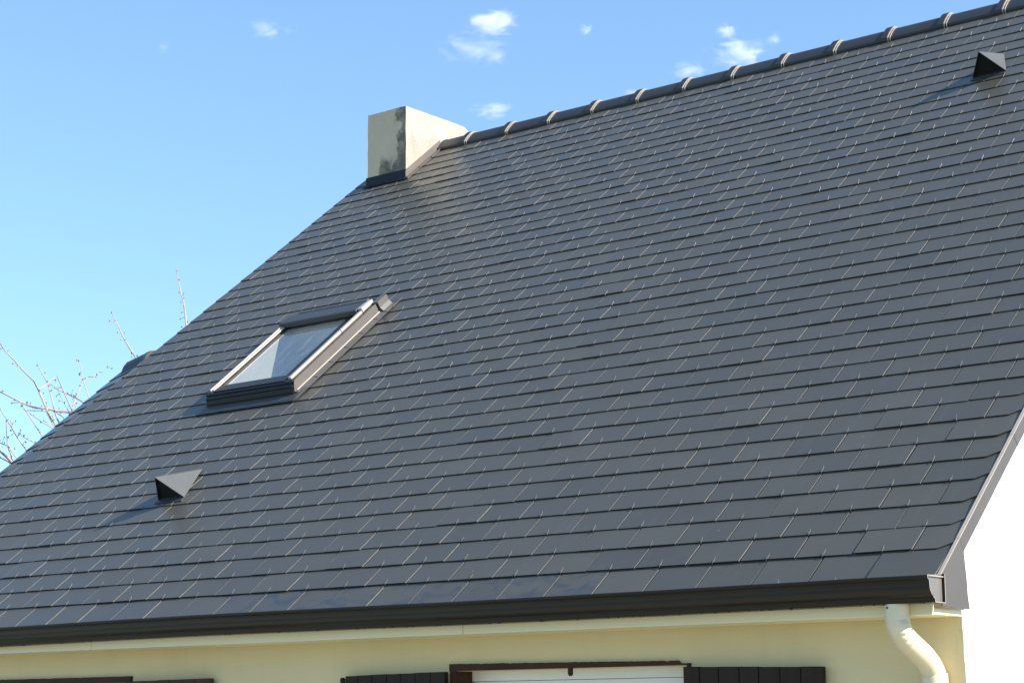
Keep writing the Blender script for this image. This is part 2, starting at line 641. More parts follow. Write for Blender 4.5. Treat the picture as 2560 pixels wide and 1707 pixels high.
all_sl, all_hk = [], []
vis = []
rs = random.Random(3)
for j in range(NCOURSE):
    ln = (LEN if j < 39 else (0.34 if j == 39 else 0.30)) + (0.045 if j == 0 else 0)
    sj = j * EXP - (0.045 if j == 0 else 0)
    for (p0, p1, lf, rt) in pieces(j):
        w_ = p1 - p0
        jx = rs.uniform(-0.0012, 0.0012) if not (lf or rt) else 0
        jr = rs.gauss(0, 0.0016)
        jh = abs(rs.gauss(0, 0.0011))
        jt = rs.gauss(0, 0.0012)
        js = rs.gauss(0, 0.0012)
        if j == 0 and rt:
            jh, jr = 0.011, 0.004
        if j == 1 and abs(p0 + 0.5 * W) < 0.02:
            jh += 0.004
        lift = LIFT + jh
        tilt = -math.atan(LIFT / LEN) + jt - jh / LEN
        M_l = Matrix.Translation((p0 + jx, sj + js, d1 + 0.0005 + lift)) @ Matrix.Rotation(tilt, 4, 'X') @ Matrix.Rotation(jr, 4, 'Z') @ Matrix.Rotation(rs.gauss(0, 0.0035), 4, 'Y')
        corners = [pix(RP(x, s, 0)) for x, s in ((p0, j * EXP), (p1, j * EXP), (p1, j * EXP + EXP), (p0, j * EXP + EXP))]
        area = 0.5 * abs(sum(corners[i][0] * corners[(i + 1) % 4][1] - corners[(i + 1) % 4][0] * corners[i][1] for i in range(4)))
        inside = all(-60 < c[0] < 2620 and -60 < c[1] < 1760 for c in corners) and any(0 < c[0] < 2560 and 0 < c[1] < 1600 for c in corners)
        all_sl.append((area if inside else 0, j, w_, ln, rt and j > 0, M_l, rs.random(), p0))
    # a hook in the middle of every slate of this course = over the joints of the course below
    for (p0, p1, lf, rt) in pieces(j):
        if p1 - p0 < 0.15 or (rt and p1 - p0 < 0.2):
            continue
        off = 0.0 if j % 2 == 1 else 0.5
        k = round((p0 + p1) / 2 / W - off) + off
        xh = k * W
        if not (p0 + 0.03 < xh < p1 - 0.03):
            continue
        if j == 0 and xh < -0.45:
            continue
        c = pix(RP(xh, j * EXP, 0))
        dep = (Vector(RP(xh, j * EXP, 0)) - Vector((CAM[0], CAM[1], CAM[2] + Z0))).length
        inside = 0 < c[0] < 2560 and 0 < c[1] < 1500
        Mh = Matrix.Translation((xh + rs.gauss(0, 0.002), sj + (0.006 if j == 0 else 0) + rs.gauss(0, 0.001), 0.0)) @ Matrix.Rotation(rs.gauss(0, 0.09), 4, 'Z')
        all_hk.append((1 / dep if inside else 0, Mh, rs.uniform(0.85, 1.12)))

all_sl.sort(key=lambda t: -t[0])
all_hk.sort(key=lambda t: -t[0])
cache = {}
for (ar, j, w_, ln, rt, Ml, tn, p0) in all_sl[:300]:
    st = (j == 0 and -3.9 < p0 < -1.4)
    key = (round(w_, 3), round(ln, 3), rt, st)
    if key not in cache:
        vs, fs, ms = slate_verts(w_, ln, rt)
        b = MB()
        b.add(vs, fs, ms)
        cache[key] = b.mesh('slate', [M['slate_stain'] if st else M['slate'], M['slate_edge'], M['slate_low_shade']])
    link('slate', cache[key], roof, ROOF @ Ml)
mass = MB()
for (ar, j, w_, ln, rt, Ml, tn, p0) in all_sl[300:]:
    vs, fs, ms = slate_verts(w_, ln, rt)
    mm = ROOF @ Ml
    mass.add([mm @ Vector(v) for v in vs], fs, ms)
    mass.tint += [tn] * len(vs)
build('slate_field', mass, [M['slate_mass'], M['slate_edge'], M['slate_low_shade']], roof, kind='stuff')

hb = MB()
hb.tube([(0, 0.004, -0.010), (0, -0.006, -0.006), (0.0005, -0.0075, 0.001), (0.001, 0.001, 0.0055), (0.001, 0.013, 0.0045), (0.0015, 0.022, 0.008), (0.002, 0.027, 0.0135)], [0.0014] * 6 + [0.0009], 5)
hook_me = hb.mesh('slate_hook', [M['steel']], True)
hv = [v.co.copy() for v in hook_me.vertices]
hf = [tuple(p_.vertices) for p_ in hook_me.polygons]
for (_, Mh, sc) in all_hk[:300]:
    link('slate_hook', hook_me, roof, ROOF @ Mh @ Matrix.Scale(sc, 4))
mass = MB()
for (_, Mh, sc) in all_hk[300:]:
    mm = ROOF @ Mh @ Matrix.Scale(sc * 1.05, 4)
    mass.add([mm @ v for v in hv], hf)
build('slate_hook_field', mass, M['steel'], roof, kind='stuff')

# ---- ridge tiles
RT = 0.4472
prof0 = [(-0.128, -0.128), (-0.132, -0.112), (-0.104, -0.078), (-0.066, -0.040), (-0.036, -0.016), (-0.014, -0.006), (0.014, -0.006),
         (0.036, -0.016), (0.066, -0.040), (0.104, -0.078), (0.132, -0.112), (0.128, -0.128)]


def ridge_profile(grow):
    o = []
    for y, z in prof0:
        r = math.hypot(y, z + 0.10) or 1
        o.append((YR + y * (1 + grow / 0.13), ZR + 0.028 + (z + 0.10) * (1 + grow / 0.10) - 0.10 + grow * 0.25))
    return o


def shell(mb, prof, th, x0, x1, mi=0):
    inner = [(YR + (y - YR) * 0.86, z - th) for y, z in prof]
    mb.prism(prof + inner[::-1], x0, x1, mi)


for i in range(16):
    xj = -6.400 + i * RT                     # joint at this x: tile runs from here to the right
    rt_ = MB()
    x1 = min(xj + RT - 0.048, XR + 0.02)
    if xj > XR - 0.05:
        break
    shell(rt_, ridge_profile(0.0), 0.018, xj + 0.028, x1)
    shell(rt_, ridge_profile(0.017), 0.03, xj - 0.052, xj - 0.002)
    tl = build('ridge_tile', rt_, M['ridge'], house)
    jb = MB()
    shell(jb, ridge_profile(0.015), 0.03, xj - 0.002, xj + 0.0045, 0)
    shell(jb, ridge_profile(0.006), 0.03, xj + 0.0045, xj + 0.015, 1)
    shell(jb, ridge_profile(0.010), 0.03, xj + 0.015, xj + 0.020, 0)
    shell(jb, ridge_profile(0.003), 0.03, xj + 0.020, xj + 0.030, 1)
    build('joint_band', jb, [M['band'], M['ridge']], tl)
rt_ = MB()                                    # short end tile against the chimney
shell(rt_, ridge_profile(0.0), 0.018, -6.722, -6.452)
shell(rt_, ridge_profile(0.004), 0.018, -6.722, -6.70)
build('ridge_tile', rt_, M['ridge'], house, label='short ridge tile butted against the chimney')

# ---- chimney
cx0, cx1, cy0, cy1 = -7.163, -6.723, 4.885, 5.735
cz0, cz1 = 3.55 + Z0, 4.583 + Z0
cm = bmesh.new()
bmesh.ops.create_cube(cm, size=1.0)
bmesh.ops.subdivide_edges(cm, edges=cm.edges[:], cuts=14, use_grid_fill=True)
cr = random.Random(5)
ocx, ocy = (cx0 + cx1) / 2, (cy0 + cy1) / 2
OZ = 3.94 + Z0
for v in cm.verts:
    x = (v.co.x) * (cx1 - cx0)
    y = (v.co.y) * (cy1 - cy0)
    z = cz0 + (v.co.z + 0.5) * (cz1 - cz0) - OZ
    e = sum(abs(abs(c) - 0.5) < 1e-4 for c in v.co)
    j_ = 0.0018 if e >= 2 else 0.0012
    if v.co.z > 0.49 and v.co.y > 0.45 and v.co.x > 0.45:
        z -= 0.03
    v.co = (x + cr.uniform(-j_, j_), y + cr.uniform(-j_, j_), z + cr.uniform(-j_, j_))
cme = bpy.data.meshes.new('chimney')
cm.to_mesh(cme)
cm.free()
cme.materials.append(M['chimney'])
chim = link('chimney', cme, house, Matrix.Translation((ocx, ocy, OZ)))
chim['label'] = 'squat rendered chimney, pale sunlit flank, black growth on the front'


def slope_z(y):
    return y * math.tan(PITCH) + Z0


fl = MB()
ya, yb = cy0 - 0.012, 5.335
prof = [(ya, slope_z(ya) - 0.01), (yb, slope_z(yb) - 0.01), (yb, slope_z(yb) + 0.075), (cy0 + 0.01, slope_z(cy0) + 0.085), (ya, slope_z(ya) + 0.07)]
fl.prism(prof, cx1 + 0.003, cx1 + 0.008)
build('side_flashing', fl, M['lacquer_cap'], chim, label='sunlit metal flashing up the chimney flank')
sa, sb = (ya / CP) - 0.02, yb / CP
fl = MB()
fl.box(cx1 + 0.004, cx1 + 0.042, sa, sb, -0.004, 0.006, 0, RP)
for k in range(3):
    s0 = sa + k * (sb - sa) / 3
    fl.box(cx1 + 0.036, cx1 + 0.046, s0, s0 + (sb - sa) / 3 - 0.012, -0.002, 0.014, 1, RP)
build('roof_flashing', fl, [M['zinc'], M['zinc']], chim)
fl = MB()
fl.prism([(cy0 - 0.008, slope_z(cy0) - 0.05), (cy0 - 0.003, slope_z(cy0) - 0.05), (cy0 - 0.003, slope_z(cy0) + 0.075), (cy0 - 0.008, slope_z(cy0) + 0.075)], cx0 - 0.012, cx1 + 0.006)
fl.box(cx0 - 0.03, cx1 + 0.02, cy0 / CP - 0.045, cy0 / CP, 0.004, 0.010, 0, RP)
build('apron_flashing', fl, M['navy'], chim, label='dark metal apron along the foot of the chimney')

# ---- skylight
X0, X1, S0, S1 = -5.866, -5.056, 2.475, 3.585
HT = 0.080                                       # height of the frame above the slates
sk = MB()
sk.box(X0, SKX0 + 0.004, S0, S1, -0.07, HT, 0, RP)
sk.box(X1 - 0.075, X1, S0, S1, -0.07, HT, 0, RP)
sk.box(SKX0 + 0.004, X1 - 0.075, S0, S0 + 0.085, -0.07, HT - 0.002, 0, RP)
sk.box(SKX0 + 0.004, X1 - 0.075, SKS1 - 0.02, S1, -0.07, HT - 0.002, 0, RP)
sk.box(SKX1 - 0.012, X1 - 0.075, S0 + 0.085, SKS1 - 0.02, -0.07, HT - 0.006, 0, RP)
sky_l = build('skylight', sk, M['lacquer'], house, label='small roof window set in the slates, part of its pane lit white')
gm = MB()
q0, q1 = SKX0 + 0.004, SKX1 - 0.012
r0, r1 = S0 + 0.085, SKS1 - 0.02
gm.add([RP(q0, r0, 0.066), RP(q1, r0, 0.066), RP(q1, r1, 0.066), RP(q0, r1, 0.066)], [(0, 1, 2, 3)])
build('pane', gm, M['glass'], sky_l)
cv = MB()
cv.box(X0 + 0.001, X0 + 0.014, S0 + 0.01, SKS1 - 0.015, HT - 0.002, HT + 0.018, 0, RP)
cv.box(X0 + 0.0165, SKX0 + 0.008, S0 + 0.02, SKS1 - 0.015, HT - 0.002, HT + 0.010, 0, RP)
build('sash_cover', cv, M['sash'], sky_l, bevel=0.003)
cv = MB()
cv.box(X1 - 0.066, X1 - 0.040, S0 + 0.012, 3.10, HT - 0.002, HT + 0.018, 0, RP)
cv.box(X1 - 0.066, X1 - 0.040, 3.104, SKS1 - 0.012, HT - 0.002, HT + 0.018, 0, RP)
build('sash_cover', cv, M['sash'], sky_l, bevel=0.003)
hd = MB()
hd.prism([(SKS1 - 0.050, HT), (SKS1 - 0.050, HT + 0.034), (SKS1 - 0.035, HT + 0.038), (SKS1 + 0.08, HT + 0.030), (S1 + 0.06, 0.035), (S1 + 0.06, 0.0)], X0 - 0.008, X1 - 0.074, 0, True, RP)
build('top_hood', hd, M['lead'], sky_l, bevel=0.003)
hd = MB()
hd.prism([(SKS1 - 0.03, HT + 0.002), (SKS1 - 0.03, HT + 0.036), (SKS1 + 0.11, HT + 0.030), (SKS1 + 0.11, HT + 0.002)], X1 - 0.072, X1 - 0.034, 0, True, RP)
build('hood_end_cap', hd, M['sash'], sky_l, bevel=0.004)
fs_ = MB()
fs_.prism([(S0 - 0.055, 0.0), (S0 - 0.05, 0.03), (S0 - 0.03, 0.06), (S0 - 0.012, HT + 0.003), (S1 - 0.11, HT + 0.003), (S1 - 0.11, 0.0)], X1 + 0.001, X1 + 0.005, 0, True, RP)
fs_.add([RP(X1 + 0.004, S0 - 0.05, 0.020), RP(X1 + 0.014, S0 - 0.05, 0.017), RP(X1 + 0.062, S0 - 0.05, 0.005), RP(-4.985, S0 - 0.05, 0.004),
         RP(X1 + 0.004, S1 - 0.05, 0.020), RP(X1 + 0.014, S1 - 0.05, 0.017), RP(X1 + 0.062, S1 - 0.05, 0.005), RP(-4.985, S1 - 0.05, 0.004)],
        [(0, 1, 5, 4), (1, 2, 6, 5), (2, 3, 7, 6)], 0)
fs_.tube([RP(X1 + 0.008, S0 - 0.03, 0.0205), RP(X1 + 0.008, S1 - 0.11, 0.0205)], 0.0045, 8, 1)
fs_.prism([(S1 - 0.098, 0.012), (S1 - 0.098, HT + 0.010), (S1 + 0.018, HT + 0.010), (S1 + 0.018, 0.012)], X1 + 0.0055, X1 + 0.020, 0, True, RP)
fs_.box(X1 - 0.032, X1 + 0.0055, S1 - 0.098, S1 + 0.018, HT + 0.001, HT + 0.010, 0, RP)
fs_.add([RP(X1 + 0.020, S1 - 0.098, 0.045), RP(X1 + 0.035, S1 - 0.098, 0.018), RP(X1 + 0.068, S1 - 0.098, 0.006), RP(X1 + 0.020, S1 + 0.018, 0.045), RP(X1 + 0.035, S1 + 0.018, 0.018), RP(X1 + 0.068, S1 + 0.018, 0.006)],
        [(0, 1, 4, 3), (1, 2, 5, 4)], 0)
for k in range(5):
    s_ = S0 + 0.14 + 0.19 * k
    fs_.add([RP(X1 + 0.018, s_, 0.0172), RP(X1 + 0.056, s_, 0.0076), RP(X1 + 0.056, s_ + 0.005, 0.0076), RP(X1 + 0.018, s_ + 0.005, 0.0172)], [(0, 1, 2, 3)], 2)
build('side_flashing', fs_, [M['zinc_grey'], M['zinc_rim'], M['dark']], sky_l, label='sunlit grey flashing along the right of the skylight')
fs_ = MB()
fs_.box(-5.918, X0 - 0.001, S0 - 0.02, S1 + 0.03, -0.002, 0.006, 0, RP)
build('side_flashing', fs_, M['lead'], sky_l)
fs_ = MB()
fs_.prism([(S1 - 0.02, -0.002), (S1 - 0.02, 0.012), (S1 + 0.07, 0.009), (S1 + 0.07, -0.002)], -5.925, -4.995, 0, True, RP)
build('back_flashing', fs_, M['lead'], sky_l)
ap = MB()
nseg = 24
ar_ = random.Random(9)
vs, fcs = [], []
for i in range(nseg + 1):
    x = -5.925 + (-4.985 + 5.925) * i / nseg
    wv = ar_.uniform(-0.003, 0.003)
    for s_, h_ in ((S0 + 0.01, 0.016), (S0 - 0.05, 0.011), (S0 - 0.10, 0.008 + abs(wv) * 0.4), (2.322 + wv, 0.0065 + abs(wv) * 0.7)):
        vs.append(RP(x, s_, h_))
    if i:
        b_ = i * 4
        fcs += [(b_ - 4 + k, b_ + k, b_ + k + 1, b_ - 3 + k) for k in range(3)]
ap.add(vs, fcs)
apr = build('apron_flashing', ap, M['lead'], sky_l, smooth=True)
so = apr.modifiers.new('thick', 'SOLIDIFY')
so.thickness = 0.003
bt = MB()
bt.prism([(S0 - 0.065, 0.010), (S0 - 0.062, 0.026), (S0 - 0.050, 0.034), (S0 - 0.044, 0.046), (S0 - 0.048, 0.056), (S0 - 0.024, 0.068), (S0 - 0.026, HT - 0.004), (S0 - 0.016, HT + 0.004), (S0 + 0.02, HT + 0.004), (S0 + 0.02, 0.010)],
         X0 - 0.012, X1 - 0.001, 0, True, RP)
bt.prism([(S0 - 0.006, HT + 0.0045), (S0 - 0.006, HT + 0.010), (S0 + 0.088, HT + 0.002), (S0 + 0.088, HT - 0.004)], SKX0 + 0.02, SKX1 + 0.06, 0, True, RP)
build('bottom_rail', bt, M['lacquer'], sky_l)
rv = MB()
q0, q1, r0, r1 = q0 + 0.003, q1 - 0.003, r0 + 0.003, r1 - 0.003
dp_ = -0.42
rv.add([RP(q0, r0, 0.05), RP(q0, r1, 0.05), RP(q0, r1, dp_), RP(q0, r0, dp_)], [(0, 1, 2, 3)])
rv.add([RP(q1, r0, 0.05), RP(q1, r1, 0.05), RP(q1, r1, dp_), RP(q1, r0, dp_)], [(3, 2, 1, 0)])
rv.add([RP(q0, r1, 0.05), RP(q1, r1, 0.05), RP(q1, r1, dp_), RP(q0, r1, dp_)], [(0, 1, 2, 3)])
rv.add([RP(q0, r0, 0.05), RP(q1, r0, 0.05), RP(q1, r0, dp_), RP(q0, r0, dp_)], [(3, 2, 1, 0)])
rv.add([RP(q0, r0, dp_), RP(q0, r1, dp_), RP(q1, r1, dp_), RP(q1, r0, dp_)], [(0, 1, 2, 3)], 1)
build('window_lining', rv, [M['white'], M['winframe']], sky_l)


# ---- roof vents
def vent(kc, lb, lt, lp, hp, label):
    xc = kc * W
    P_ = Vector((xc, lp * EXP, hp))
    T_ = Vector((xc, lt * EXP, 0.006))
    A = Vector((xc - 0.118, lb * EXP, 0.006))
    B = Vector((xc + 0.118, lb * EXP, 0.006))
    t = 0.004
    mb = MB()
    for (a, b, sgn) in ((P_, B, 1), (A, P_, -1)):
        q = [a, b, T_]
        n = (q[1] - q[0]).cross(q[2] - q[0]).normalized()
        inn = [v - n * t for v in q]
        vv = [RP(*v) for v in q + inn]
        mb.add(vv, [(0, 1, 2), (5, 4, 3), (0, 3, 4, 1), (1, 4, 5, 2), (2, 5, 3, 0)], [0, 1, 0, 0, 0])  # inner faces black: shade inside the hood put into their colour
    o = build('roof_vent', mb, [M['vent'], M['dark']], house, label=label)
    gr = MB()
    k = 0.05  # black sheet set near the mouth to darken the opening
    back = [A.lerp(T_, k), B.lerp(T_, k), P_.lerp(T_, k)]
    back[0].x += 0.006
    back[1].x -= 0.006
    back[2].z -= 0.012
    gr.add([RP(*v) for v in back], [(0, 1, 2)])
    build('grille', gr, M['dark'], o)
    bp = MB()
    bp.box(xc - 0.122, xc + 0.122, (lb - 0.22) * EXP, (lb + 0.25) * EXP, 0.0, 0.0055, 0, RP)
    build('base_plate', bp, M['lead'], o)
    return o


vent(-19.25, 7.42, 9.40, 7.233, 0.185, 'triangular metal roof vent in the lower slates, below the skylight')
vent(-4.46, 33.50, 35.55, 33.231, 0.191, 'triangular metal roof vent near the ridge, at the upper right')

# ---- gutter
gp = [(-0.140, -0.0225), (-0.150, -0.022), (-0.1535, -0.027), (-0.152, -0.034), (-0.146, -0.0385), (-0.141, -0.041), (-0.1385, -0.048), (-0.1385, -0.058), (-0.137, -0.070), (-0.132, -0.082),
      (-0.124, -0.092), (-0.114, -0.099), (-0.108, -0.1015), (-0.1065, -0.107), (-0.098, -0.1085), (-0.0955, -0.1135), (-0.094, -0.124), (-0.006, -0.124), (-0.003, -0.012)]
gp = [(y - 0.011, z) for y, z in gp]
GX0, GX1 = -7.62, 0.334
gm = MB()
nx = 60
rg = random.Random(11)
vs, fcs = [], []
n = len(gp)
for i in range(nx + 1):
    x = GX0 + (GX1 - GX0) * i / nx
    dz = 0.0035 * math.sin(x * 1.3 + 0.5) + rg.uniform(-0.0006, 0.0006) + 0.0042 - 0.0009 * (x + 2) ** 2 * 0.6
    for y, z in gp:
        vs.append((x, y, z + Z0 + dz))
    if i:
        b_ = i * n
        fcs += [(b_ - n + k, b_ - n + k + 1, b_ + k + 1, b_ + k) for k in range(n - 1)]
gm.add(vs, fcs)
gut = build('gutter', gm, M['lacquer'], house, smooth=True, label='dark brown moulded metal gutter along the eaves')
so = gut.modifiers.new('thick', 'SOLIDIFY')
so.thickness = 0.002
so.offset = 1
es = gut.modifiers.new('split', 'EDGE_SPLIT')
es.split_angle = math.radians(38)
ec = MB()
capz = vs[-n:]
ec.add([(GX1 - 0.011, v[1] * 0.985 - 0.001, v[2]) for v in capz[1:]] , [tuple(range(n - 1))])
build('end_cap', ec, M['lacquer_cap'], gut, label='pale sunlit end plate of the gutter')
rim = MB()
for a, b in zip(capz[:-1], capz[1:]):
    rim.tube([(GX1 + 0.001, a[1], a[2]), (GX1 + 0.001, b[1], b[2])], 0.0016, 4)
rim.tube([(GX1 - 0.004, capz[1][1], capz[1][2] - 0.002), (GX1 - 0.004, capz[-1][1], capz[1][2] - 0.002)], 0.0022, 5)
build('end_rim', rim, M['zinc_rim'], gut)
dr = MB()
rd = random.Random(21)
for i in range(70):
    x = rd.uniform(-5.6, 0.3)
    r = rd.uniform(0.0012, 0.0030)
    dz = 0.0035 * math.sin(x * 1.3 + 0.5) + 0.0042 - 0.0009 * (x + 2) ** 2 * 0.6
    dr.box(x - r * 1.6, x + r * 1.6, -0.1070, -0.103, Z0 - 0.1262 + dz - r * 0.7, Z0 - 0.1225 + dz)
build('drip_beads', dr, M['lacquer'], gut, kind='stuff')

# ---- fascia and soffit
for a, b in ((-7.6, -4.716), (-4.713, -2.079), (-2.076, 0.283)):
    fb = MB()
    fb.prism([(-0.030, -0.164), (-0.030, -0.035), (-0.012, -0.035), (-0.012, -0.164)], a, b, 0, True, zz)
    build('fascia_board', fb, M['pvc'], house, bevel=0.003)
sf = MB()
sf.box(-7.6, 0.2845, -0.012, 0.262, -0.163, -0.138, 0, zz)
build('soffit', sf, M['pvc'], house, bevel=0.002)

# ---- verge trim, stepped metal pieces down the right gable edge
xv0, xv1 = XR + 0.001, XR + 0.0145
marks = [0.0, 0.225, 0.62, 0.992, 1.37, 1.75, 2.13, 2.51, 2.89, 3.27, 3.65, 4.03, 4.41, 4.79, 5.17, 5.55, 5.93, 6.31, 6.69, 6.95]
for i in range(1, len(marks) - 1):
    s0, s1 = marks[i], marks[i + 1] + 0.03
    o_ = 0.0012 * (i % 2)
    vb = MB()
    vb.box(xv1 - 0.006 + o_, xv1 + o_, s0, s1, -0.060, -0.0015 + o_, 0, RP)
    vp = build('verge_trim', vb, M['zinc'], house)
    rb = MB()
    rb.box(xv0, xv1 + 0.0015 + o_, s0, s1, -0.002 + o_, 0.0015 + o_, 0, RP)
    rb.box(xv0 + 0.002, xv1 - 0.008, s0, s1, -0.02, -0.002 + o_, 0, RP)
    build('edge_strip', rb, M['zinc_rim'], vp)
vb = MB()
def sl(y, h):                     # point on the slope line at horizontal y, h out of the slope
    s = (y + h * SP) / CP
    return (y, s * SP + h * CP)
prof = [(-0.010, -0.132), (0.238, -0.137), (0.226, -0.078), (0.227, -0.04), (0.212, 0.086), (0.216, 0.112), sl(0.176, -0.002), sl(-0.058, -0.002), (-0.012, -0.075), (-0.010, -0.125)]
vb.prism(prof, xv1 - 0.004, xv1 + 0.0005, 0, True, zz)
vp = build('verge_end_plate', vb, M['zinc'], house, label='broad grey metal plate closing the eaves corner')
rb = MB()
rb.box(xv0, xv1 + 0.0015, -0.062, 0.24, -0.0018, 0.0015, 0, RP)
build('edge_strip', rb, M['zinc_rim'], vp)

# ---- walls
YW = 0.262
XWR, XWL = 0.272, -7.36
wins = [(-2.375, -1.02, -1.70, -0.318), (-5.95, -4.705, -1.70, -0.330)]


def front_wall():
    mb = MB()
    xsw = sorted({XWL, XWR} | {w_[0] for w_ in wins} | {w_[1] for w_ in wins})
    zsw = [-Z0, -1.70, -0.325, -0.15]
    for a, b in zip(xsw[:-1], xsw[1:]):
        hole = any(abs(a - w_[0]) < 1e-6 for w_ in wins)
        if hole:
            mb.box(a, b, YW, YW + 0.30, -Z0, -1.70, 0, zz)
            mb.box(a, b, YW, YW + 0.30, -0.325, -0.15, 0, zz)
        else:
            mb.box(a, b, YW, YW + 0.30, -Z0, -0.15, 0, zz)
    return mb


build('front_wall', front_wall(), M['render'], house, label='cream rendered wall in shade under the eaves')


def gable(x0, x1, yf=YW):
    mb = MB()
    zb = -Z0
    zt = lambda y: y * math.tan(PITCH) - 0.075 / CP
    prof = [(YW + 0.3, zb), (2 * YR - YW, zb), (2 * YR - YW, -0.12), (YR, zt(YR)), (YW + 0.02, zt(YW + 0.02)), (YW + 0.02, -0.15), (YW + 0.3, -0.15)]
    mb.prism(prof, x0, x1, 0, True, zz)
    return mb


wr_ = MB()
n_ = 44
er = random.Random(31)
edge = []
for i in range(n_ + 1):                        # slightly ragged rendered arris at the house corner
    z = -Z0 + (Z0 - 0.152) * i / n_
    edge.append((XWR + 0.001 + er.uniform(-0.0025, 0.003), z))
vs = []
for x, z in edge:
    vs += [(x, YW - 0.0025, z + Z0), (x + 0.002, YW + 0.02, z + Z0), (XWR + 0.0015, YW + 0.45, z + Z0), (XWR - 0.03, YW - 0.0015, z + Z0)]
fcs = []
for i in range(n_):
    a, b = i * 4, i * 4 + 4
    fcs += [(a, a + 1, b + 1, b), (a + 1, a + 2, b + 2, b + 1), (a + 3, a, b, b + 3)]
gw = build('gable_wall', gable(XWR - 0.3, XWR), M['render_white'], house, label='sunlit white gable wall at the right')
wr_.add(vs, fcs, [0, 0, 1] * n_)
build('corner_render', wr_, [M['render_white'], M['render']], gw)
build('gable_wall', gable(XWL, XWL + 0.3), M['render_white'], house)
rw = MB()
rw.box(XWL + 0.3, XWR - 0.3, 2 * YR - YW - 0.3, 2 * YR - YW, 0, Z0 - 0.12)
build('rear_wall', rw, M['render_white'], house)

# ---- windows
for wi, (a, b, z0, z1) in enumerate(wins):
    fr = MB()
    jr_ = random.Random(40 + wi)
    # ragged lintel board
    segs = 110
    vs, fcs = [], []
    for i in range(segs + 1):
        x = a - 0.015 + (b - a + 0.018) * i / segs
        zt = z1 + (0.028 if wi == 0 else 0.026) - (0.014 * i / segs if wi == 0 else 0.0) + (jr_.uniform(-0.004, 0.0015) if jr_.random() < 0.35 else jr_.uniform(-0.0006, 0.0006))
        if wi == 0 and i > segs - 5:
            zt -= 0.012
        zb = z1 - 0.006 + 0.0
        for y, z in ((YW - 0.018, zb), (YW - 0.018, zt), (YW + 0.02, zt), (YW + 0.14, zb)):
            vs.append((x, y, z + Z0))
        if i:
            q = i * 4
            fcs += [(q - 4 + k, q - 4 + (k + 1) % 4, q + (k + 1) % 4, q + k) for k in range(4)]
    fcs += [(0, 1, 2, 3), (segs * 4 + 3, segs * 4 + 2, segs * 4 + 1, segs * 4)]
    fr.add(vs, fcs)
    fr.box(a - 0.014, a + 0.02, YW - 0.014, YW + 0.115, z0, z1 - 0.006, 0, zz)
    fr.box(b - 0.02, b + 0.002, YW - 0.004, YW + 0.115, z0, z1 - 0.006, 0, zz)
    fr.box(a - 0.03, b + 0.03, YW - 0.05, YW + 0.15, z0 - 0.05, z0, 0, zz)
    wd = build('window', fr, M['wood_frame'], house,
               label='window with ragged brown lintel between two dark shutters' if wi == 0 else 'window with red-brown lintel at the lower left')
    wf = MB()
    y0, y1 = YW + 0.115, YW + 0.165
    wf.box(a + 0.02, b - 0.02, y0, y1, z1 - 0.055, z1 - 0.006, 0, zz)
    wf.box(a + 0.03, b - 0.03, y0 + 0.006, y1, z1 - 0.115, z1 - 0.057, 0, zz)
    mx = (a + b) / 2
    for (p0, p1) in ((a + 0.02, a + 0.075), (mx - 0.05, mx + 0.05), (b - 0.075, b - 0.02)):
        wf.box(p0, p1, y0 + 0.008, y1, z0, z1 - 0.1155, 0, zz)
    wf.box(a + 0.075, b - 0.075, y0 + 0.01, y1 - 0.002, z0, z0 + 0.08, 0, zz)
    build('window_frame', wf, M['winframe'], wd, bevel=0.002)
    for (p0, p1) in ((a + 0.075, mx - 0.05), (mx + 0.05, b - 0.075)):
        pn = MB()
        pn.box(p0, p1, y0 + 0.025, y0 + 0.03, z0 + 0.08, z1 - 0.115, 0, zz)
        build('pane', pn, M['glass'], wd)
    rm = MB()
    rm.box(a - 0.1, b + 0.1, YW + 0.9, YW + 0.95, z0 - 0.2, z1 + 0.1, 0, zz)
    build('dark_room', rm, M['dark'], wd)
    if wi == 0:
        pg = MB()
        pg.tube([zz(-1.673, YW - 0.006, z1 - 0.002), zz(-1.673, YW - 0.006, z1 - 0.034), zz(-1.673, YW - 0.006, z1 - 0.042)], [0.0125, 0.0125, 0.006], 10)
        build('shutter_stop', pg, M['wood_frame'], wd, smooth=False)


# ---- shutters
def shutter(xa, xb, za, zb, joints, mat, label):
    xsj = [xa] + joints + [xb]
    zbot = -1.68
    back = MB()
    for zc in (-0.55, -1.45):
        back.box(xa + 0.02, xb - 0.02, YW - 0.020, YW - 0.0045, zc - 0.05, zc + 0.05, 0, zz)
    o = build('shutter', back, mat, house, label=label)
    r = random.Random(int(abs(xa) * 100))
    for i, (p0, p1) in enumerate(zip(xsj[:-1], xsj[1:])):
        t0 = za + (zb - za) * (p0 - xa) / (xb - xa)
        t1 = za + (zb - za) * (p1 - xa) / (xb - xa)
        dz = r.uniform(-0.0012, 0.0012)
        g3 = 0.0016
        bd = MB()
        vs = [(p0 + g3, YW - 0.050, zbot), (p1 - g3, YW - 0.050, zbot), (p1 - g3, YW - 0.0205, zbot), (p0 + g3, YW - 0.0205, zbot),
              (p0 + g3, YW - 0.050, t0 + dz), (p1 - g3, YW - 0.050, t1 + dz), (p1 - g3, YW - 0.0205, t1 + dz), (p0 + g3, YW - 0.0205, t0 + dz)]
        bd.add([zz(*v) for v in vs], [(0, 1, 5, 4), (1, 2, 6, 5), (2, 3, 7, 6), (3, 0, 4, 7), (4, 5, 6, 7), (3, 2, 1, 0)])
        build('board', bd, mat, o, bevel=0.003)
    return o


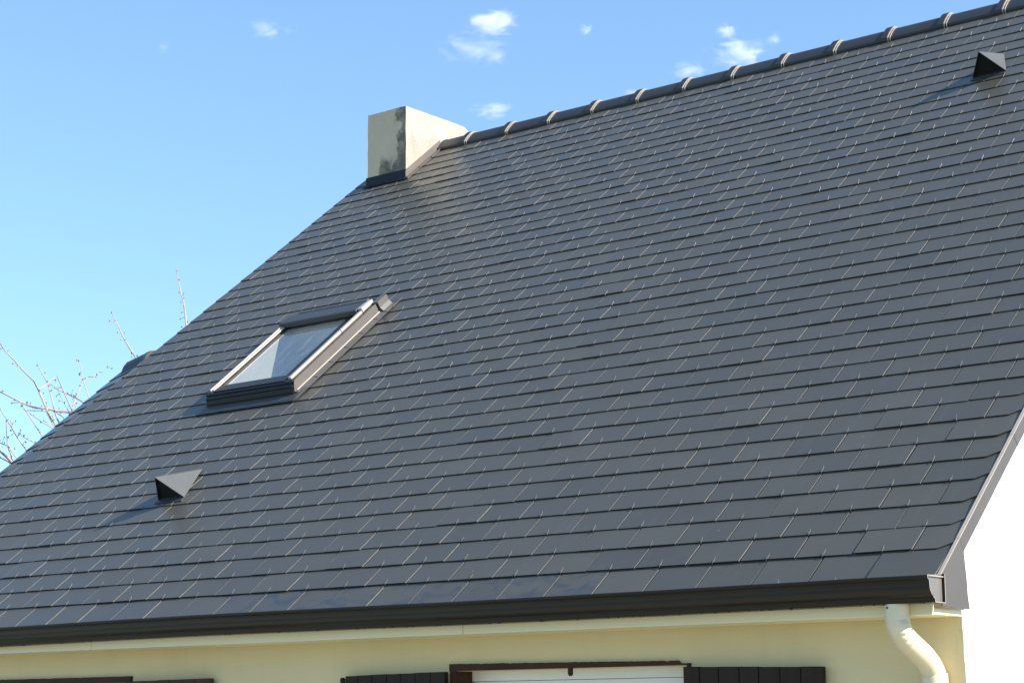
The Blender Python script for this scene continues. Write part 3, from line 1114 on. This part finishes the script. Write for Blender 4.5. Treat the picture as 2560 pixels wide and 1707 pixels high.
shutter(-1.031, -0.341, -0.333, -0.346, [-0.947, -0.849, -0.746, -0.649, -0.546, -0.446], M['wood'], 'dark brown board shutter right of the middle window')
s1_ = shutter(-3.046, -2.392, -0.335, -0.326, [-2.96, -2.864, -2.767, -2.676, -2.581, -2.483], M['wood'], 'dark brown board shutter left of the middle window')
shutter(-4.70, -4.025, -0.333, -0.328, [-4.654, -4.549, -4.449, -4.348, -4.246, -4.144], M['wood_red'], 'red-brown board shutter beside the lower left window')
kb = MB()
kb.tube([zz(-3.065, YW + 0.01, -0.39), zz(-3.065, YW - 0.03, -0.385), zz(-3.065, YW - 0.045, -0.372), zz(-3.065, YW - 0.046, -0.348), zz(-3.065, YW - 0.046, -0.342)], [0.008, 0.010, 0.013, 0.013, 0.007], 10)
build('shutter_catch', kb, M['wood'], s1_, smooth=True)

# ---- downpipe
def bez(p0, p1, p2, n):
    return [Vector(tuple((1 - t) ** 2 * a + 2 * t * (1 - t) * b + t * t * c for a, b, c in zip(p0, p1, p2))) for t in [i / n for i in range(n + 1)]]


A_, B_, C_, D_ = (0.146, -0.056, -0.178), (0.147, -0.052, -0.232), (0.160, 0.192, -0.345), (0.163, 0.209, -0.395)
n1, n2 = 40, 44
ctrl1 = bez(A_, B_, tuple(B_[i] + (C_[i] - B_[i]) * 0.34 for i in range(3)), n1)
ctrl2 = bez(tuple(B_[i] + (C_[i] - B_[i]) * 0.62 for i in range(3)), C_, D_, n2)
spine = [Vector((0.146, -0.056, -0.1195)), Vector((0.146, -0.056, -0.14))] + ctrl1 + ctrl2
SD = 32
vs, fcs = [], []
for i, c in enumerate(spine):
    t = (spine[min(i + 1, len(spine) - 1)] - spine[max(i - 1, 0)]).normalized()
    ax = Vector((1, 0, 0))
    ax = (ax - t * ax.dot(t)).normalized()
    bx = t.cross(ax)                                   # points to the outside or inside of the bend
    for k in range(SD):
        an = 2 * math.pi * k / SD
        r = 0.0485 if i < 2 else 0.0476
        d = ax * math.cos(an) + bx * math.sin(an)
        if 2 <= i < 2 + n1:                            # folded crimps inside the upper bend
            u = (i - 2) / n1
            side = max(0.0, d.dot(Vector((0.86, -0.48, 0.20)).normalized()))
            saw = (u * 5.0) % 1.0
            r += 0.022 * side ** 5 * max(0.0, min(1.0, (0.95 - u) * 5)) * (saw - 0.6) + 0.003 * side ** 3 * (saw - 0.5) * max(0.0, math.sin(u * math.pi))
        elif i >= 2 + n1:                              # finer wrinkles round the lower bend
            u = (i - 2 - n1) / n2
            side = 0.25 + 0.75 * max(0.0, d.dot(Vector((0.25, -0.9, -0.3)).normalized()))
            env = max(0.0, min(1.0, (u - 0.30) * 4)) * max(0.0, min(1.0, (1.0 - u) * 10))
            r += 0.0052 * side * env * (abs(math.sin(u * math.pi * 8)) - 0.5)
        vs.append(zz(*(c + d * r)))
    if i:
        q = i * SD
        fcs += [(q - SD + k, q - SD + (k + 1) % SD, q + (k + 1) % SD, q + k) for k in range(SD)]
dpm = MB()
dpm.add(vs, fcs)
dpo = build('downpipe', dpm, M['pipe'], house, smooth=True, label='cream metal downpipe with crimped swan neck bends')
lw = MB()
lw.tube([zz(0.163, 0.209, -0.386), zz(0.164, 0.209, -0.406), zz(0.166, 0.209, -1.2), zz(0.166, 0.209, -Z0 + 0.02)], [0.0525, 0.0525, 0.0505, 0.0505], 28)
build('lower_pipe', lw, M['pipe'], dpo, smooth=True)
sc_ = MB()
sc_.tube([zz(0.1285, -0.0995, -0.134), zz(0.1265, -0.1045, -0.134)], 0.0042, 8)
build('screw', sc_, M['screw'], dpo)
sm_ = MB()
sm_.tube([zz(c.x + 0.030, c.y - 0.0375, c.z - 0.004) for c in ctrl1[16::4] + ctrl2[:26:4]], 0.0022, 6)
build('seam', sm_, M['pipe'], dpo, smooth=True)

# ---- lower roof beyond the left verge, tilted left to catch less sun
wx0, wx1 = -29.25 * W, -27.72 * W
S_W = 21.3 * EXP
DIP = 0.19  # sideways tilt added so the strip takes less sun and reads as shaded


def WP(x, s, h):
    return RP(x, s, h - 0.030 + (x - wx1) * DIP)


wd_ = MB()
wd_.box(wx0 + 0.01, wx1 + 0.10, -0.03, S_W, -0.09, -0.02, 0, WP)
yw_r = S_W * CP + 0.07
wd_.box(wx0 + 0.01, wx1 + 0.02, -0.03, S_W, -0.07, -0.02, 0, lambda x, s, h: (WP(x, s, h)[0], 2 * yw_r - WP(x, s, h)[1], WP(x, s, h)[2]))
lroof = build('lower_roof', wd_, M['deck'], house, label='narrow lower slate roof beyond the left verge, tilted to look shaded')
wm = MB()
rs2 = random.Random(77)
for j in range(21):
    c1 = wx0 + (0.27 if j % 2 else 0.135)
    cuts = [wx0, c1, min(c1 + 0.27, wx1 + 0.02), wx1 + 0.05]
    for a, b in zip(cuts[:-1], cuts[1:]):
        if b - a < 0.03:
            continue
        vs, fs2, ms = slate_verts(b - a, LEN if j < 20 else 0.2, False)
        lf_ = LIFT + abs(rs2.gauss(0, 0.001))
        wm.add([WP(a + v[0], (j + 0.35) * EXP + v[1], v[2] - 0.0206 + lf_ - v[1] * LIFT / LEN) for v in vs], fs2, ms)
        wm.tint += [rs2.random()] * len(vs)
build('slate_field', wm, [M['slate_mass'], M['slate_edge'], M['slate_low_shade']], lroof, kind='stuff')


def cap_profile(x, g):
    c_ = WP(x, S_W, 0.0)
    return [(x, c_[1] + y * (1 + g), c_[2] + z + g * 0.05) for y, z in ((-0.085, -0.075), (-0.055, -0.005), (-0.02, 0.035), (0.03, 0.045), (0.085, 0.03), (0.15, -0.05), (0.15, -0.12))]


def cap(mb, xa, xb, g, mi=0):
    A, B = cap_profile(xa, g), cap_profile(xb, g)
    n = len(A)
    mb.add(A + B, [(i, (i + 1) % n, n + (i + 1) % n, n + i) for i in range(n)] + [tuple(range(n)), tuple(range(2 * n - 1, n - 1, -1))], mi)


wt = MB()
cap(wt, wx0 + 0.10, wx1 - 0.060, 0.0)
lt_ = build('ridge_tile', wt, M['ridge'], house, label='single dark ridge tile capping the lower roof on the left')
wt = MB()
cap(wt, wx1 - 0.060, wx1 - 0.005, 0.05)
build('mortar_bed', wt, M['zinc'], lt_)
ww = MB()
zt = WP(wx0, S_W, -0.09)[2] - Z0
yt = WP(wx0, S_W, -0.09)[1]
ww.prism([(0.4, -Z0), (2 * yw_r - 0.4, -Z0), (2 * yw_r - 0.4, -0.1), (yt, zt), (0.4, -0.1)], wx0 + 0.03, wx0 + 0.25, 0, True, zz)
ww.box(wx0 + 0.25, XWL, 0.4, 0.6, -Z0, -0.12, 0, zz)
build('lower_wall', ww, M['render_white'], house)

# ------------------------------------------------------------------ bare tree behind the house
tree = thing('bare_tree', 'leafless fruit tree with knobbly budded twigs behind the left roof edge', 'tree')
TD = 19.0
tr = random.Random(12)


def zA(x, y):
    return (x / 4.125, 820 + y / 4.125)


def zB(x, y):
    return (200 + x / 5.227, 650 + y / 5.227)


branches = [
    ([zA(-70, 60), zA(0, 160), zA(60, 240), zA(150, 330), zA(230, 430), zA(350, 545), zA(400, 640), zA(440, 730), zA(490, 850), zA(530, 930), zA(570, 1000), zA(640, 1150)], 0.006, 0.016, -0.5, 'bark'),
    ([zA(-60, 620), zA(0, 655), zA(80, 690), zA(210, 760), zA(290, 800), zA(370, 820), zA(480, 830), zA(580, 855), zA(700, 870), zA(820, 920)], 0.008, 0.017, 0.3, 'bark'),
    ([zA(380, 380), zA(440, 470), zA(490, 560), zA(520, 660), zA(545, 750), zA(560, 840), zA(590, 930), zA(640, 1050)], 0.004, 0.012, 0.8, 'twig'),
    ([zA(400, 635), zA(470, 590), zA(540, 530), zA(590, 490)], 0.008, 0.006, -0.5, 'twig'),
    ([zA(490, 560), zA(600, 635), zA(680, 675), zA(780, 715), zA(840, 755), zA(920, 830)], 0.004, 0.012, 0.8, 'bark'),
    ([zA(815, 340), zA(840, 420), zA(855, 530), zA(830, 600), zA(800, 680), zA(755, 800), zA(720, 900)], 0.004, 0.009, 1.2, 'twig'),
    ([zA(1110, 400), zA(990, 475), zA(860, 545)], 0.003, 0.006, 1.2, 'twig'),
    ([zA(220, 800), zA(270, 850), zA(340, 900), zA(430, 965), zA(520, 1010), zA(640, 1080)], 0.004, 0.008, -0.9, 'twig'),
    ([zA(-40, 760), zA(0, 840), zA(60, 935), zA(110, 1010), zA(170, 1110), zA(245, 1225), zA(330, 1340)], 0.005, 0.011, 0.1, 'twig'),
    ([zA(65, 960), zA(70, 1080), zA(75, 1190), zA(140, 1300), zA(220, 1400)], 0.004, 0.008, -0.3, 'twig'),
    ([zA(200, 1080), zA(250, 1125), zA(330, 1170), zA(420, 1230)], 0.004, 0.007, 0.5, 'twig'),
    ([zA(-60, 1190), zA(0, 1265), zA(50, 1310), zA(90, 1350), zA(160, 1430)], 0.014, 0.022, -0.2, 'bark'),
    ([zA(-40, 1160), zA(20, 1195), zA(75, 1215), zA(110, 1290), zA(130, 1390)], 0.005, 0.012, 0.4, 'bark'),
    ([zA(0, 1330), zA(60, 1362), zA(120, 1400)], 0.008, 0.014, 0.2, 'bark'),
    ([zA(590, 620), zA(640, 740), zA(700, 850), zA(750, 930)], 0.003, 0.006, 1.5, 'twig'),
    ([zA(120, 770), zA(215, 762)], 0.004, 0.007, 0.3, 'twig'),
    ([zA(265, 845), zA(360, 850), zA(470, 856)], 0.005, 0.007, 0.5, 'twig'),
    ([zA(730, 690), zA(760, 760), zA(800, 850)], 0.003, 0.006, 0.9, 'twig'),
    ([zA(560, 860), zA(640, 915), zA(720, 980)], 0.004, 0.008, 0.7, 'twig'),
    ([zB(410, 690), zB(465, 800), zB(520, 910), zB(570, 1020), zB(610, 1080), zB(660, 1170), zB(710, 1250), zB(770, 1350), zB(800, 1500)], 0.005, 0.014, 1.0, 'twig'),
    ([zB(1262, 140), zB(1285, 290), zB(1310, 400), zB(1360, 570), zB(1372, 680), zB(1388, 800), zB(1400, 900), zB(1380, 1100)], 0.005, 0.015, 2.0, 'twig'),
]
TB = at(420, 1560, TD)                       # above the foot of the trunk
base = Vector((TB.x, TB.y, 0))
crotch = Vector((TB.x, TB.y, 2.3))
tk = MB()
tk.tube([base + Vector((0, 0, -0.1)), base + Vector((0.03, 0.02, 0.6)), base + Vector((-0.02, 0.03, 1.5)), crotch, crotch + Vector((0.05, 0, 0.4))], [0.17, 0.13, 0.115, 0.12, 0.06], 12)
build('trunk', tk, M['bark'], tree, smooth=True)
buds = MB()
spurs = MB()


def bud(mb, p_, r):
    k = tr.uniform(0.9, 1.5)
    vs = [p_ + Vector(v) * r for v in ((0, 0, k), (0, 0, -k), (1, 0, 0), (-1, 0, 0), (0, 1, 0), (0, -1, 0))]
    mb.add(vs, [(0, 2, 4), (0, 4, 3), (0, 3, 5), (0, 5, 2), (1, 4, 2), (1, 3, 4), (1, 5, 3), (1, 2, 5)])


for pxs, r0, r1, dd, mt in branches:
    n = len(pxs)
    P3 = []
    for i, (x, y) in enumerate(pxs):
        t = i / (n - 1)
        P3.append(at(x + tr.uniform(-1, 1), y + tr.uniform(-1, 1), TD + dd * (1 - t) + 0.15 * math.sin(i * 1.7 + dd * 5)))
    rr = [0.8 * (r0 + (r1 - r0) * i / (n - 1)) for i in range(n)]
    end = P3[-1]
    mid = end.lerp(crotch, 0.5) + Vector((0, 0, 0.25))
    full = P3 + [mid, crotch]
    rr += [r1 * 1.7, r1 * 2.4]
    mb = MB()
    mb.tube(full, rr, 7)
    build('branch', mb, M[mt], tree, smooth=True)
    for i in range(n - 1):
        seg = P3[i + 1] - P3[i]
        cnt = max(1, int(seg.length / 0.11))
        for k in range(cnt):
            if tr.random() < 0.25:
                continue
            b0 = P3[i] + seg * ((k + tr.random()) / cnt)
            side = Vector((tr.uniform(-1, 1), tr.uniform(-1, 1), tr.uniform(-0.6, 1))).normalized()
            ln = tr.uniform(0.015, 0.075) * (1.5 if tr.random() < 0.2 else 1)
            e_ = b0 + side * ln
            spurs.tube([b0, b0.lerp(e_, 0.5) + Vector((0, 0, 0.004)), e_], [0.0034, 0.0030, 0.0026], 5)
            bud(buds, e_, tr.uniform(0.007, 0.013))
    bud(buds, P3[0], 0.012)
build('spurs', spurs, M['twig'], tree, kind='stuff')
build('buds', buds, M['bud'], tree, kind='stuff')


# ------------------------------------------------------------------ clouds
def cloud_material(name, dens, thresh, scale, seed):
    mt = bpy.data.materials.new(name)
    mt.use_nodes = True
    nt = mt.node_tree
    nt.nodes.clear()
    o = nt.nodes.new('ShaderNodeOutputMaterial')
    v = nt.nodes.new('ShaderNodeVolumePrincipled')
    v.inputs['Color'].default_value = (1, 1, 1, 1)
    v.inputs['Anisotropy'].default_value = 0.0
    tc = nt.nodes.new('ShaderNodeTexCoord').outputs['Object']
    ln = nt.nodes.new('ShaderNodeVectorMath')
    ln.operation = 'LENGTH'
    L(nt, tc, ln.inputs[0])
    fall = math_(nt, 'SUBTRACT', 1.0, ln.outputs['Value'], clamp=True)
    add = nt.nodes.new('ShaderNodeVectorMath')
    add.operation = 'ADD'
    add.inputs[1].default_value = (seed * 7.3, seed * 3.1, seed * 1.7)
    L(nt, tc, add.inputs[0])
    nz = noise(nt, add.outputs[0], scale, 7, 0.66, 0.9)
    d = math_(nt, 'ADD', math_(nt, 'MULTIPLY', nz, 2.1), math_(nt, 'MULTIPLY', fall, 0.85))
    d = math_(nt, 'MULTIPLY', math_(nt, 'SUBTRACT', d, thresh + 0.78, clamp=True), dens)
    d = math_(nt, 'MULTIPLY', d, math_(nt, 'MULTIPLY', fall, 4.0, clamp=True))
    L(nt, d, v.inputs['Density'])
    L(nt, v.outputs[0], o.inputs['Volume'])
    return mt


CD = 1500.0
clouds = [   # px, py, half width, half height, density, threshold, label
    (1226, 62, 112, 54, 0.19, 0.68, 'largest white cloud, floating above the chimney'),
    (1185, 122, 135, 60, 0.085, 0.72, 'thin veil hanging under the largest cloud'),
    (1232, 276, 88, 27, 0.12, 0.70, 'faint wisp just right of the chimney top'),
    (1465, 76, 30, 24, 0.20, 0.62, 'tiny lone cloud puff right of the largest cloud'),
    (1816, 79, 40, 28, 0.20, 0.62, 'small bright puff, topmost of the clouds over the ridge'),
    (1935, 100, 34, 28, 0.12, 0.64, 'pale puff, rightmost of the clouds over the ridge'),
    (1846, 136, 112, 58, 0.15, 0.70, 'broad ragged cloud low over the ridge'),
    (1724, 176, 70, 36, 0.11, 0.68, 'soft cloud touching the ridge left of the ragged one'),
    (1594, 236, 52, 24, 0.14, 0.66, 'low scrap of cloud half hidden by the ridge tiles'),
    (676, 75, 85, 38, 0.07, 0.68, 'faint streaky wisp in the open sky at the upper left'),
    (409, 119, 26, 22, 0.06, 0.64, 'faintest small puff, farthest left in the sky'),
]
for i, (px, py, hw, hh, dn, th, lab) in enumerate(clouds):
    c = at(px, py, CD)
    rw_, rh_ = hw / FPX * CD, hh / FPX * CD
    bm = bmesh.new()
    bmesh.ops.create_icosphere(bm, subdivisions=3, radius=1.0)
    me = bpy.data.meshes.new('cloud')
    bm.to_mesh(me)
    bm.free()
    me.materials.append(cloud_material('cloud_%d' % i, dn, th, 1.7, i + 1))
    o = bpy.data.objects.new('cloud', me)
    COL.objects.link(o)
    ax = Vector(RX)
    ax.z = 0
    ax.normalize()
    rot = Matrix((ax, Vector((-ax.y, ax.x, 0)), Vector((0, 0, 1)))).transposed().to_4x4()
    o.matrix_world = Matrix.Translation(c) @ rot @ Matrix.Diagonal((rw_, rw_ * 0.8, rh_, 1))
    o['label'], o['category'], o['group'] = lab, 'cloud', 'scattered small clouds'
